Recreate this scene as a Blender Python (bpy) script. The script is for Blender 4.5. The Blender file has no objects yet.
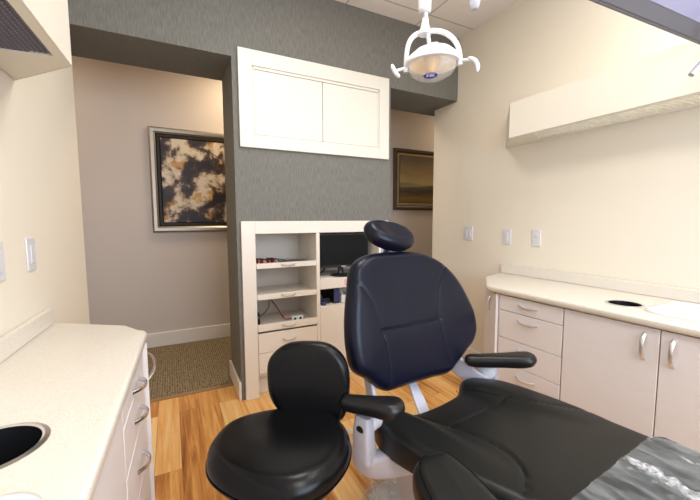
import bpy, bmesh, math, random, mathutils
import numpy as np
from mathutils import Vector, Matrix
random.seed(7)
S = bpy.context.scene
COL = S.collection
R = math.radians

# ------------------------------------------------------------------ camera
cd = bpy.data.cameras.new('camera'); cam = bpy.data.objects.new('camera', cd); COL.objects.link(cam)
cd.sensor_fit = 'HORIZONTAL'; cd.sensor_width = 36.0; cd.lens = 350/700*36; cd.clip_start = 0.02
yaw, pit, rol = R(27.07), R(-4.93), R(-0.2)
fw = Vector((math.sin(yaw)*math.cos(pit), math.cos(yaw)*math.cos(pit), math.sin(pit)))
rt = Vector((math.cos(yaw), -math.sin(yaw), 0)); up = rt.cross(fw)
rt2 = rt*math.cos(rol)+up*math.sin(rol); up2 = up*math.cos(rol)-rt*math.sin(rol)
cam.matrix_world = Matrix(((rt2.x, up2.x, -fw.x, 0), (rt2.y, up2.y, -fw.y, 0), (rt2.z, up2.z, -fw.z, 1.2), (0, 0, 0, 1)))
S.camera = cam

# ------------------------------------------------------------------ light
S.view_settings.view_transform = 'Standard'; S.view_settings.look = 'None'
S.view_settings.gamma = 1.0; S.view_settings.use_curve_mapping = False
S.view_settings.exposure = 0.0
w = bpy.data.worlds.new('world'); S.world = w; w.use_nodes = True
w.node_tree.nodes['Background'].inputs[0].default_value = (0.75, 0.87, 1.0, 1)
w.node_tree.nodes['Background'].inputs[1].default_value = 1.5

def area(name, loc, rot, sx, sy, power, color):
    l = bpy.data.lights.new(name, 'AREA'); l.shape = 'RECTANGLE'; l.size = sx; l.size_y = sy
    l.energy = power; l.color = color
    o = bpy.data.objects.new(name, l); o.location = loc; o.rotation_euler = rot; COL.objects.link(o); return o
area('window_daylight', (1.0, -1.42, 1.55), (R(90), 0, 0), 1.9, 1.3, 60, (0.66, 0.79, 1.0))
area('troffer_light_near', (1.50, 0.35, 2.68), (0, 0, 0), 0.58, 1.18, 18, (1.0, 0.945, 0.88))
area('troffer_light_back', (0.5, -0.75, 2.68), (0, 0, 0), 0.58, 1.18, 24, (1.0, 0.945, 0.88))
area('fill_light_front', (0.70, 1.20, 2.68), (0, 0, 0), 0.58, 0.58, 15, (1.0, 0.945, 0.88))  # added fill lamp without a fixture, evens out partition and corner
area('hall_light_left', (0.75, 3.25, 2.68), (0, 0, 0), 0.3, 0.3, 16, (1.0, 0.79, 0.55))
area('hall_light_right', (3.6, 3.2, 2.68), (0, 0, 0), 0.3, 0.3, 7, (1.0, 0.8, 0.55))
area('valance_tube_light', (2.13, 0.55, 1.90), (0, 0, 0), 0.05, 1.7, 1.6, (1.0, 0.95, 0.86))
area('hall_light_far_left', (-1.3, 3.25, 2.68), (0, 0, 0), 0.3, 0.3, 9, (1.0, 0.79, 0.56))

# ------------------------------------------------------------------ materials
def mat(name, base, rough=0.5, metal=0.0, spec=0.5, coat=0.0, bump=None, noise=None):
    """noise=(scale, colour2, stretch, detail); bump=(scale, strength, distance)"""
    m = bpy.data.materials.new(name); m.use_nodes = True; nt = m.node_tree; b = nt.nodes['Principled BSDF']
    b.inputs['Base Color'].default_value = (*base, 1); b.inputs['Roughness'].default_value = rough
    b.inputs['Metallic'].default_value = metal; b.inputs['Specular IOR Level'].default_value = spec
    b.inputs['Coat Weight'].default_value = coat
    tc = nt.nodes.new('ShaderNodeTexCoord')
    if noise:
        sc, c2, st, det = noise
        mp = nt.nodes.new('ShaderNodeMapping'); mp.inputs['Scale'].default_value = st
        nz = nt.nodes.new('ShaderNodeTexNoise'); nz.inputs['Scale'].default_value = sc; nz.inputs['Detail'].default_value = det
        rp = nt.nodes.new('ShaderNodeValToRGB')
        rp.color_ramp.elements[0].position = 0.35; rp.color_ramp.elements[1].position = 0.65
        rp.color_ramp.elements[0].color = (*base, 1); rp.color_ramp.elements[1].color = (*c2, 1)
        nt.links.new(tc.outputs['Object'], mp.inputs[0]); nt.links.new(mp.outputs[0], nz.inputs['Vector'])
        nt.links.new(nz.outputs['Fac'], rp.inputs[0]); nt.links.new(rp.outputs[0], b.inputs['Base Color'])
    if bump:
        sc, stg, dist = bump[:3]
        nz = nt.nodes.new('ShaderNodeTexNoise'); nz.inputs['Scale'].default_value = sc; nz.inputs['Detail'].default_value = 4
        if len(bump) > 3:
            mp = nt.nodes.new('ShaderNodeMapping'); mp.inputs['Scale'].default_value = bump[3]
            nt.links.new(tc.outputs['Object'], mp.inputs[0]); nt.links.new(mp.outputs[0], nz.inputs['Vector'])
        else: nt.links.new(tc.outputs['Object'], nz.inputs['Vector'])
        bp = nt.nodes.new('ShaderNodeBump'); bp.inputs['Strength'].default_value = stg; bp.inputs['Distance'].default_value = dist
        nt.links.new(nz.outputs['Fac'], bp.inputs['Height']); nt.links.new(bp.outputs[0], b.inputs['Normal'])
    return m
def emis(name, col, st):
    m = bpy.data.materials.new(name); m.use_nodes = True; b = m.node_tree.nodes['Principled BSDF']
    b.inputs['Base Color'].default_value = (*col, 1); b.inputs['Emission Color'].default_value = (*col, 1)
    b.inputs['Emission Strength'].default_value = st; return m

M = {}
M['cream_wall'] = mat('cream_wall', (0.80, 0.735, 0.615), 0.8, bump=(60, 0.15, 0.002))
M['hall_wall'] = mat('hall_wall', (0.64, 0.575, 0.525), 0.8, bump=(60, 0.15, 0.002))
M['wallpaper'] = mat('wallpaper', (0.136, 0.131, 0.112), 0.75, noise=(210, (0.195, 0.190, 0.168), (1, 1, 0.10), 3), bump=(210, 0.2, 0.001, (1, 1, 0.1)))
M['cabinet'] = mat('cabinet', (0.70, 0.645, 0.625), 0.42, noise=(14, (0.72, 0.665, 0.645), (1, 1, 6), 3))
M['white_cabinet'] = mat('white_cabinet', (0.76, 0.73, 0.65), 0.4)
M['built_in'] = mat('built_in', (0.80, 0.74, 0.66), 0.42)
M['trim'] = mat('trim', (0.82, 0.78, 0.72), 0.45)
M['valance'] = mat('valance', (0.75, 0.71, 0.61), 0.5)
M['counter'] = mat('counter', (0.78, 0.74, 0.67), 0.32, noise=(300, (0.69, 0.63, 0.53), (1, 1, 1), 2))
M['leather'] = mat('leather', (0.003, 0.0032, 0.004), 0.27, spec=0.25, bump=(420, 0.12, 0.0006))
M['leather_back'] = mat('leather_back', (0.003, 0.0045, 0.014), 0.30, spec=0.25, bump=(420, 0.12, 0.0006))  # blue cast of the daylight is put into the base colour
M['leather_seat'] = mat('leather_seat', (0.007, 0.008, 0.008), 0.38, spec=0.34, bump=(420, 0.12, 0.0006))
M['rubber'] = mat('rubber', (0.008, 0.008, 0.009), 0.32, spec=.4)
M['chrome'] = mat('chrome', (0.75, 0.75, 0.77), 0.22, metal=1.0)
M['satin'] = mat('satin', (0.72, 0.72, 0.74), 0.32, metal=0.9)
M['white_plastic'] = mat('white_plastic', (0.70, 0.70, 0.73), 0.3)
M['pale_plastic'] = mat('pale_plastic', (0.50, 0.50, 0.58), 0.35)
M['grey_plastic'] = mat('grey_plastic', (0.12, 0.115, 0.13), 0.45)
M['screen_grey'] = mat('screen_grey', (0.30, 0.29, 0.42), 0.25)
M['black_plastic'] = mat('black_plastic', (0.012, 0.012, 0.013), 0.35)
M['screen'] = mat('screen', (0.008, 0.010, 0.010), 0.3, spec=0.12)
M['blue_plastic'] = mat('blue_plastic', (0.03, 0.05, 0.16), 0.4)
M['dark_steel'] = mat('dark_steel', (0.09, 0.095, 0.11), 0.25, metal=0.9)
M['red'] = mat('red', (0.30, 0.006, 0.012), 0.25)
M['pink'] = mat('pink', (0.85, 0.45, 0.48), 0.6)
M['louvre'] = mat('louvre', (0.22, 0.21, 0.25), 0.4, metal=0.3)
M['louvre_white'] = mat('louvre_white', (0.62, 0.59, 0.52), 0.4)
M['black_mat'] = mat('black_mat', (0.01, 0.009, 0.008), 0.6)
M['silver_frame'] = mat('silver_frame', (0.36, 0.32, 0.26), 0.42, metal=0.8)
M['dark_frame'] = mat('dark_frame', (0.06, 0.04, 0.025), 0.4)
M['gold'] = mat('gold', (0.36, 0.26, 0.14), 0.4, metal=0.5)
M['amber'] = mat('amber', (0.60, 0.30, 0.05), 0.25)
M['logo_blue'] = mat('logo_blue', (0.015, 0.01, 0.16), 0.35)
M['lamp_glow'] = emis('lamp_glow', (1.0, 0.95, 0.88), 5.0)

def nodes(m): return m.node_tree.nodes, m.node_tree.links, m.node_tree.nodes['Principled BSDF']
def ramp(N, stops):
    r = N.new('ShaderNodeValToRGB'); cr = r.color_ramp
    while len(cr.elements) < len(stops): cr.elements.new(0.5)
    for e, (p, c) in zip(cr.elements, stops): e.position = p; e.color = (*c, 1)
    return r
# wood planks, running along y
m = M['wood'] = mat('wood', (0.6, 0.35, 0.15), 0.30); N, L, B = nodes(m)
tc = N.new('ShaderNodeTexCoord'); sp = N.new('ShaderNodeSeparateXYZ'); cb = N.new('ShaderNodeCombineXYZ')
L.new(tc.outputs['Object'], sp.inputs[0]); L.new(sp.outputs[1], cb.inputs[0]); L.new(sp.outputs[0], cb.inputs[1])
br = N.new('ShaderNodeTexBrick'); br.offset = 0.37; br.inputs['Scale'].default_value = 1
br.inputs['Brick Width'].default_value = 0.9; br.inputs['Row Height'].default_value = 0.118
br.inputs['Mortar Size'].default_value = 0.0012; br.inputs['Mortar Smooth'].default_value = 0.1; br.inputs['Bias'].default_value = 0.0
br.inputs['Color1'].default_value = (0, 0, 0, 1); br.inputs['Color2'].default_value = (1, 1, 1, 1); br.inputs['Mortar'].default_value = (0, 0, 0, 1)
L.new(cb.outputs[0], br.inputs['Vector'])
mp = N.new('ShaderNodeMapping'); mp.inputs['Scale'].default_value = (1.2, 22, 1); L.new(cb.outputs[0], mp.inputs[0])
addv = N.new('ShaderNodeVectorMath'); addv.operation = 'MULTIPLY_ADD'; addv.inputs[1].default_value = (9, 9, 9)
L.new(br.outputs['Color'], addv.inputs[0]); L.new(mp.outputs[0], addv.inputs[2])
nz = N.new('ShaderNodeTexNoise'); nz.inputs['Scale'].default_value = 1.6; nz.inputs['Detail'].default_value = 7; nz.inputs['Roughness'].default_value = 0.62
nz.inputs['Distortion'].default_value = 0.6; L.new(addv.outputs[0], nz.inputs['Vector'])
mx = N.new('ShaderNodeMath'); mx.operation = 'MULTIPLY_ADD'; mx.inputs[1].default_value = 0.30; L.new(br.outputs['Color'], mx.inputs[0])
m2 = N.new('ShaderNodeMath'); m2.operation = 'MULTIPLY'; m2.inputs[1].default_value = 0.75; L.new(nz.outputs['Fac'], m2.inputs[0]); L.new(m2.outputs[0], mx.inputs[2])
rp = ramp(N, [(0.24, (0.22, 0.065, 0.012)), (0.38, (0.54, 0.22, 0.05)), (0.52, (0.78, 0.40, 0.115)), (0.74, (0.88, 0.60, 0.27))])
L.new(mx.outputs[0], rp.inputs[0])
mc = N.new('ShaderNodeMix'); mc.data_type = 'RGBA'; mc.inputs[7].default_value = (0.40, 0.20, 0.07, 1)
L.new(br.outputs['Fac'], mc.inputs[0]); L.new(rp.outputs[0], mc.inputs[6]); L.new(mc.outputs[2], B.inputs['Base Color'])
# hall carpet
m = M['carpet'] = mat('carpet', (0.2, 0.15, 0.09), 0.95, spec=0.1); N, L, B = nodes(m)
tc = N.new('ShaderNodeTexCoord'); wv = N.new('ShaderNodeTexVoronoi'); wv.inputs['Scale'].default_value = 62; wv.inputs['Randomness'].default_value = 0.35
L.new(tc.outputs['Object'], wv.inputs['Vector'])
nz = N.new('ShaderNodeTexNoise'); nz.inputs['Scale'].default_value = 40; L.new(tc.outputs['Object'], nz.inputs['Vector'])
ad = N.new('ShaderNodeMath'); ad.operation = 'MULTIPLY_ADD'; ad.inputs[1].default_value = 0.6; L.new(nz.outputs['Fac'], ad.inputs[0]); L.new(wv.outputs['Distance'], ad.inputs[2])
rp = ramp(N, [(0.45, (0.36, 0.285, 0.18)), (0.95, (0.10, 0.075, 0.04))]); L.new(ad.outputs[0], rp.inputs[0]); L.new(rp.outputs[0], B.inputs['Base Color'])
# ceiling tiles
m = M['ceiling'] = mat('ceiling', (0.7, 0.66, 0.62), 0.9); N, L, B = nodes(m)
tc = N.new('ShaderNodeTexCoord'); mp = N.new('ShaderNodeMapping'); mp.inputs['Location'].default_value = (-1.775, -2.17, 0)
L.new(tc.outputs['Object'], mp.inputs[0])
br = N.new('ShaderNodeTexBrick'); br.offset = 0; br.inputs['Scale'].default_value = 1; br.inputs['Brick Width'].default_value = 0.61; br.inputs['Row Height'].default_value = 0.61
br.inputs['Mortar Size'].default_value = 0.007; br.inputs['Color1'].default_value = (0.93, 0.89, 0.87, 1); br.inputs['Color2'].default_value = (0.93, 0.89, 0.87, 1)
br.inputs['Mortar'].default_value = (0.60, 0.55, 0.50, 1); L.new(mp.outputs[0], br.inputs['Vector'])
nz = N.new('ShaderNodeTexNoise'); nz.inputs['Scale'].default_value = 70; nz.inputs['Detail'].default_value = 5; L.new(tc.outputs['Object'], nz.inputs['Vector'])
mc = N.new('ShaderNodeMix'); mc.data_type = 'RGBA'; mc.blend_type = 'MULTIPLY'; mc.inputs[0].default_value = 0.12
L.new(br.outputs['Color'], mc.inputs[6]); L.new(nz.outputs['Fac'], mc.inputs[7]); L.new(mc.outputs[2], B.inputs['Base Color'])
# abstract painting
m = M['abstract'] = mat('abstract', (0.5, 0.4, 0.3), 0.5); N, L, B = nodes(m)
tc = N.new('ShaderNodeTexCoord'); nz = N.new('ShaderNodeTexNoise'); nz.inputs['Scale'].default_value = 4.4; nz.inputs['Detail'].default_value = 4.5
nz.inputs['Roughness'].default_value = 0.6; nz.inputs['Distortion'].default_value = 0.2; L.new(tc.outputs['Object'], nz.inputs['Vector'])
rp = ramp(N, [(0.44, (0.016, 0.010, 0.015)), (0.495, (0.06, 0.038, 0.034)), (0.52, (0.22, 0.15, 0.11)), (0.54, (0.46, 0.36, 0.25)), (0.585, (0.68, 0.60, 0.47))])
L.new(nz.outputs['Fac'], rp.inputs[0])
mp = N.new('ShaderNodeMapping'); mp.inputs['Location'].default_value = (7, 3, 5); L.new(tc.outputs['Object'], mp.inputs[0])
n2 = N.new('ShaderNodeTexNoise'); n2.inputs['Scale'].default_value = 5; n2.inputs['Detail'].default_value = 4; L.new(mp.outputs[0], n2.inputs['Vector'])
r2 = ramp(N, [(0.54, (0, 0, 0)), (0.58, (1, 1, 1))]); L.new(n2.outputs['Fac'], r2.inputs[0])
mc = N.new('ShaderNodeMix'); mc.data_type = 'RGBA'; mc.blend_type = 'MULTIPLY'; mc.inputs[7].default_value = (0.80, 0.52, 0.20, 1)
L.new(r2.outputs[0], mc.inputs[0]); L.new(rp.outputs[0], mc.inputs[6]); L.new(mc.outputs[2], B.inputs['Base Color'])
# landscape painting (bands in z)
m = M['landscape'] = mat('landscape', (0.3, 0.2, 0.1), 0.4); N, L, B = nodes(m)
tc = N.new('ShaderNodeTexCoord'); sp = N.new('ShaderNodeSeparateXYZ'); L.new(tc.outputs['Object'], sp.inputs[0])
nz = N.new('ShaderNodeTexNoise'); nz.inputs['Scale'].default_value = 5; mp = N.new('ShaderNodeMapping'); mp.inputs['Scale'].default_value = (0.6, 1, 5)
L.new(tc.outputs['Object'], mp.inputs[0]); L.new(mp.outputs[0], nz.inputs['Vector'])
ma = N.new('ShaderNodeMath'); ma.operation = 'MULTIPLY_ADD'; ma.inputs[1].default_value = 0.14; L.new(nz.outputs['Fac'], ma.inputs[0]); L.new(sp.outputs[2], ma.inputs[2])
rp = ramp(N, [(0.09, (0.05, 0.03, 0.012)), (0.22, (0.20, 0.12, 0.03)), (0.30, (0.05, 0.035, 0.02)), (0.36, (0.10, 0.09, 0.07)), (0.42, (0.42, 0.33, 0.16)), (0.55, (0.28, 0.20, 0.09)), (0.75, (0.09, 0.07, 0.05))])
L.new(ma.outputs[0], rp.inputs[0]); L.new(rp.outputs[0], B.inputs['Base Color'])
# clear film: crinkled polythene
def film(name, col, alpha, rough, scl, st, pst=(60, 60, 60)):
    m = mat(name, col, rough, spec=0.8, bump=(scl, 1.0, 0.01, st)); N, L, B = nodes(m)
    tc = N.new('ShaderNodeTexCoord'); mp = N.new('ShaderNodeMapping'); mp.inputs['Scale'].default_value = pst
    nz = N.new('ShaderNodeTexNoise'); nz.inputs['Scale'].default_value = 1; nz.inputs['Detail'].default_value = 5
    L.new(tc.outputs['Object'], mp.inputs[0]); L.new(mp.outputs[0], nz.inputs['Vector'])
    mr = N.new('ShaderNodeMapRange'); mr.inputs[1].default_value = .35; mr.inputs[2].default_value = .65; mr.inputs[3].default_value = alpha*.4; mr.inputs[4].default_value = min(1, alpha*1.7)  # alpha varied to paint lighter and darker sheen streaks into the film
    L.new(nz.outputs['Fac'], mr.inputs[0]); L.new(mr.outputs[0], B.inputs['Alpha'])
    return m
M['film'] = film('film', (0.42, 0.45, 0.46), 0.24, 0.12, 7, (1.0, 1.0, 1.0), (38, 7, 10))
M['glare_film'] = film('glare_film', (0.80, 0.81, 0.83), 0.46, 0.2, 60, (1, 1, 1))  # whiter, denser film that paints the glare streaks into the colour
M['base_film'] = film('base_film', (0.6, 0.6, 0.58), 0.30, 0.05, 8, (1, 1, 1), (14, 14, 14))
m = M['clear'] = mat('clear', (0.95, 0.93, 0.88), 0.08); nodes(m)[2].inputs['Alpha'].default_value = 0.25
m = M['glass'] = mat('glass', (1, 1, 1), 0.0); nodes(m)[2].inputs['Transmission Weight'].default_value = 1.0; nodes(m)[2].inputs['IOR'].default_value = 1.01
m = M['reflector'] = mat('reflector', (0.95, 0.90, 0.80), 0.25, metal=0.3, noise=(14, (0.92, 0.66, 0.28), (1, 1, 1), 1))

# ------------------------------------------------------------------ mesh helpers
def box(bm, x0, y0, z0, x1, y1, z1):
    v = [bm.verts.new(p) for p in ((x0,y0,z0),(x1,y0,z0),(x1,y1,z0),(x0,y1,z0),(x0,y0,z1),(x1,y0,z1),(x1,y1,z1),(x0,y1,z1))]
    for f in ((0,3,2,1),(4,5,6,7),(0,1,5,4),(1,2,6,5),(2,3,7,6),(3,0,4,7)): bm.faces.new([v[i] for i in f])
def obox(bm, O, X, Y, Z, a, b):
    """box in an oriented frame, a,b opposite corners"""
    v = []
    for (i, j, k) in ((0,0,0),(1,0,0),(1,1,0),(0,1,0),(0,0,1),(1,0,1),(1,1,1),(0,1,1)):
        c = ((a[0], b[0])[i], (a[1], b[1])[j], (a[2], b[2])[k]); v.append(bm.verts.new(O+X*c[0]+Y*c[1]+Z*c[2]))
    for f in ((0,3,2,1),(4,5,6,7),(0,1,5,4),(1,2,6,5),(2,3,7,6),(3,0,4,7)): bm.faces.new([v[i] for i in f])
def prism(bm, pts, z0, z1):
    a = [bm.verts.new((p[0], p[1], z0)) for p in pts]; b = [bm.verts.new((p[0], p[1], z1)) for p in pts]
    bm.faces.new(a[::-1]); bm.faces.new(b)
    for i in range(len(pts)):
        j = (i+1) % len(pts); bm.faces.new((a[i], a[j], b[j], b[i]))
def inset(pts, d):
    n = len(pts); o = []; ar = sum(pts[i][0]*pts[(i+1) % n][1]-pts[(i+1) % n][0]*pts[i][1] for i in range(n)); sg = 1 if ar > 0 else -1
    for i in range(n):
        p, q, r_ = Vector(pts[i-1]), Vector(pts[i]), Vector(pts[(i+1) % n]); a = (q-p).normalized(); b = (r_-q).normalized()
        na = Vector((-a.y, a.x))*sg; nb = Vector((-b.y, b.x))*sg; m_ = na+nb; m_ = m_/max(m_.dot(na), .2); q2 = q+m_*d; o.append((q2.x, q2.y))
    return o
def slab(bm, outline, holes, z0, z1, r=0):
    prof = [(0, z0), (0, z1)] if not r else [(r*(1-math.cos(t)), z0+r-r*math.sin(t)) for t in (R(90), R(60), R(30), 0)]+[(r*(1-math.cos(t)), z1-r+r*math.sin(t)) for t in (0, R(22), R(45), R(67), R(90))]
    rings = [[bm.verts.new((p[0], p[1], z)) for p in inset(outline, o)] for o, z in prof]; n = len(outline)
    for A, Bq in zip(rings, rings[1:]):
        for i in range(n): bm.faces.new((A[i], A[(i+1) % n], Bq[(i+1) % n], Bq[i]))
    hl = []
    for ring, z in ((rings[0], z0), (rings[-1], z1)):
        hv = [[bm.verts.new((p[0], p[1], z)) for p in lp] for lp in holes]; hl.append(hv); edges = []
        for vs in [ring]+hv:
            for i in range(len(vs)):
                e = bm.edges.get((vs[i], vs[(i+1) % len(vs)])); edges.append(e or bm.edges.new((vs[i], vs[(i+1) % len(vs)])))
        bmesh.ops.triangle_fill(bm, edges=edges, use_beauty=True)
    for la, lb in zip(*hl):
        for i in range(len(la)):
            j = (i+1) % len(la); bm.faces.new((la[i], la[j], lb[j], lb[i]))
def circ(cx, cy, r, n=40, ry=None): return [(cx+r*math.cos(2*math.pi*i/n), cy+(ry or r)*math.sin(2*math.pi*i/n)) for i in range(n)]
def rrect(x0, y0, x1, y1, r, n=6):
    o = []
    for (cx, cy, a0) in ((x1-r, y0+r, -90), (x1-r, y1-r, 0), (x0+r, y1-r, 90), (x0+r, y0+r, 180)):
        for i in range(n+1): a = R(a0+90*i/n); o.append((cx+r*math.cos(a), cy+r*math.sin(a)))
    return o
def smooth_path(pts, n=8, closed=False):
    pts = [Vector(p) for p in pts]; N_ = len(pts); out = []
    rng = N_ if closed else N_-1
    for i in range(rng):
        g = (lambda k: pts[k % N_]) if closed else (lambda k: pts[min(max(k, 0), N_-1)])
        p0, p1, p2, p3 = g(i-1), g(i), g(i+1), g(i+2)
        for s in range(n):
            t = s/n; out.append(0.5*((2*p1)+(p2-p0)*t+(2*p0-5*p1+4*p2-p3)*t*t+(3*p1-p0-3*p2+p3)*t**3))
    if not closed: out.append(pts[-1])
    return out
def sweep(bm, pts, sec, up=Vector((0, 0, 1)), closed=False):
    """sec: list of (a,b) cross-section points, or callable(t)->list; a along side, b along up"""
    pts = [Vector(p) for p in pts]; n = len(pts); rings = []
    for i, p in enumerate(pts):
        d = (pts[(i+1) % n]-pts[i-1]) if closed else (pts[min(i+1, n-1)]-pts[max(i-1, 0)])
        d.normalize(); u = up-d*up.dot(d)
        if u.length < 1e-3: u = Vector((1, 0, 0))-d*d.x
        u.normalize(); s = d.cross(u)
        sc = sec(i/(n-1)) if callable(sec) else sec
        rings.append([bm.verts.new(p+s*a+u*b) for a, b in sc])
    k = len(rings[0])
    for i in range(n if closed else n-1):
        A, Bq = rings[i], rings[(i+1) % n]
        for j in range(k): bm.faces.new((A[j], A[(j+1) % k], Bq[(j+1) % k], Bq[j]))
    if not closed: bm.faces.new(rings[0][::-1]); bm.faces.new(rings[-1])
def rsec(r, n=12): return [(r*math.cos(2*math.pi*i/n), r*math.sin(2*math.pi*i/n)) for i in range(n)]
def ssec(w, h, e=0.45, n=24):
    o = []
    for i in range(n):
        a = 2*math.pi*i/n; c, s = math.cos(a), math.sin(a)
        o.append((w*math.copysign(abs(c)**e, c), h*math.copysign(abs(s)**e, s)))
    return o
def tube(bm, pts, r, n=12, closed=False): sweep(bm, pts, rsec(r, n), closed=closed)
def lathe(bm, prof, O, A, n=32, caps=True):
    """prof: (radius, height) along axis A from O"""
    A = Vector(A).normalized(); X = A.orthogonal().normalized(); Y = A.cross(X); O = Vector(O); rings = []
    for r, h in prof: rings.append([bm.verts.new(O+A*h+(X*math.cos(2*math.pi*i/n)+Y*math.sin(2*math.pi*i/n))*max(r, 1e-4)) for i in range(n)])
    for a, b in zip(rings, rings[1:]):
        for i in range(n): bm.faces.new((a[i], a[(i+1) % n], b[(i+1) % n], b[i]))
    if caps: bm.faces.new(rings[0][::-1]); bm.faces.new(rings[-1])
def cyl(bm, a, b, r, n=24):
    a, b = Vector(a), Vector(b); lathe(bm, [(r, 0), (r, (b-a).length)], a, b-a, n)

ORG = {}
def part(name, bm, m, parent=None, bevel=0, seg=3, smooth=True, label=None, ang=35):
    """links bm (world coordinates) as one mesh; children are stored relative to the thing's base"""
    bmesh.ops.recalc_face_normals(bm, faces=bm.faces[:])
    org = Vector((0, 0, 0))
    if parent is not None: org = ORG.get(parent.name, Vector((0, 0, 0)))
    if org.length: bmesh.ops.translate(bm, verts=bm.verts[:], vec=-org)
    me = bpy.data.meshes.new(name); bm.to_mesh(me); bm.free()
    o = bpy.data.objects.new(name, me); COL.objects.link(o); me.materials.append(M[m] if isinstance(m, str) else m)
    if parent is not None: o.parent = parent; ORG[o.name] = org
    if bevel:
        b = o.modifiers.new('bevel', 'BEVEL'); b.width = bevel; b.segments = seg; b.limit_method = 'ANGLE'; b.angle_limit = R(40); b.harden_normals = False
    if smooth:
        for p in me.polygons: p.use_smooth = True
        bm2 = bmesh.new(); bm2.from_mesh(me)
        for e in bm2.edges:
            if len(e.link_faces) == 2 and e.calc_face_angle(0) > R(ang): e.smooth = False
        bm2.to_mesh(me); bm2.free()
    if label: o['label'] = label
    return o
def thing(name, label, cat, loc=(0, 0, 0), group=None):
    o = bpy.data.objects.new(name, None); COL.objects.link(o); o.location = loc; o.empty_display_size = 0.05
    ORG[o.name] = Vector(loc); o['label'] = label; o['category'] = cat
    if group: o['group'] = group
    return o
def tag(o, label, cat, group=None):
    o['label'] = label; o['category'] = cat
    if group: o['group'] = group
    return o
def struct(name, bm, m, **k): o = part(name, bm, m, **k); o['kind'] = 'structure'; return o
def B_(): return bmesh.new()
def mk(fn, *a):
    bm = B_(); fn(bm, *a); return bm
def boxes(*bs):
    bm = B_()
    for b in bs: box(bm, *b)
    return bm

# ------------------------------------------------------------------ cushions
def cushion(outline, O, U, V, Nn, T, r, puff=0.01, extra=None, seams=(), groove=0.005, rings=30, around=150, back=0.4):
    """rounded upholstered pad. Returns (bm, height function). Top lies around plane O + h*Nn."""
    pts = smooth_path([(p[0], p[1], 0) for p in outline], 14, True)
    P = np.array([(p.x, p.y) for p in pts])
    seg = np.linalg.norm(np.roll(P, -1, 0)-P, axis=1); cs = np.concatenate([[0], np.cumsum(seg)]); PP = np.vstack([P, P[:1]])
    t = np.linspace(0, cs[-1], around, endpoint=False)
    P = np.stack([np.interp(t, cs, PP[:, 0]), np.interp(t, cs, PP[:, 1])], 1); c = P.mean(0); Q = np.roll(P, -1, 0)
    SM = []
    for s in seams:
        sp = smooth_path([(a[0], a[1], 0) for a in s], 10); SM.append(np.array([(p.x, p.y) for p in sp]))
    def sd(pt, A, Bq):
        d = Bq-A; tt = np.clip(((pt-A)*d).sum(1)/np.maximum((d*d).sum(1), 1e-12), 0, 1); return np.linalg.norm(A+d*tt[:, None]-pt, axis=1).min()
    def H(u, v, d=None):
        pt = np.array([u, v]); d = sd(pt, P, Q) if d is None else d
        q = min(d, r); h = -r+math.sqrt(max(r*r-(r-q)**2, 0))
        h += puff*(1-math.exp(-max(d-0.3*r, 0)/0.06))
        if extra: h += extra(u, v, d)
        for s in SM: h -= groove*math.exp(-(sd(pt, s[:-1], s[1:])/0.006)**2)
        return h
    bm = B_(); O, U, V, Nn = Vector(O), Vector(U), Vector(V), Vector(Nn)
    S_ = [0]+[((k+1)/rings)**1.45 for k in range(rings)]
    rad = np.linalg.norm(P-c, axis=1).mean(); prev = None; first = None
    for s in S_[:-1]:
        ring = []
        for p in P:
            q = p+(c-p)*s; h = H(q[0], q[1], 0 if s == 0 else None); ring.append(bm.verts.new(O+U*q[0]+V*q[1]+Nn*h))
        if prev:
            for i in range(around): bm.faces.new((prev[i], prev[(i+1) % around], ring[(i+1) % around], ring[i]))
        else: first = ring
        prev = ring
    cv = bm.verts.new(O+U*c[0]+V*c[1]+Nn*H(c[0], c[1]))
    for i in range(around): bm.faces.new((prev[i], prev[(i+1) % around], cv))
    prev = first; rb = r*back
    for (ins, h) in ((0, -T+rb), (0.3*rb, -T+0.3*rb), (rb, -T), (rad*0.5, -T)):
        ring = []
        for p in P:
            q = p+(c-p)*(ins/rad); ring.append(bm.verts.new(O+U*q[0]+V*q[1]+Nn*h))
        for i in range(around): bm.faces.new((ring[i], ring[(i+1) % around], prev[(i+1) % around], prev[i]))
        prev = ring
    bm.faces.new(prev[::-1])
    def W3(u, v, dh=0.0): return O+U*u+V*v+Nn*(H(u, v)+dh)
    return bm, W3, P

def bow_handle(name, C, along, out, length, parent, proj=0.028, r=0.0045, m='satin', label=None):
    C, along, out = Vector(C), Vector(along).normalized(), Vector(out).normalized(); pts = []
    for i in range(17):
        t = -1+i/8; pts.append(C+along*(t*length/2)+out*(proj*(1-abs(t)**2.4)-0.002))
    bm = B_(); sweep(bm, pts, ssec(r*1.35, r*0.8, 0.8, 12), up=out)
    return part(name, bm, m, parent, label=label)

# ================================================================== SETTING
LA = R(2.5)                                   # the left wall stands 2.5 degrees off the depth axis
LD = Vector((math.sin(LA), math.cos(LA), 0)); LN = Vector((math.cos(LA), -math.sin(LA), 0)); LP = Vector((-0.418, 2.328, 0))
def lw(y, d=0.0):                              # point on the left wall at depth y, d metres into the room
    s = (y-LP.y)/LD.y; p = LP+LD*s+LN*d; return (p.x, p.y)
def lwu(s, d): p = LP+LD*s+LN*d; return (p.x, p.y)
XR = 2.225; YF = 2.328; YB = 2.76; YH = 3.735; HC = 2.715; HD = 2.205; YR0 = -1.5

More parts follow.
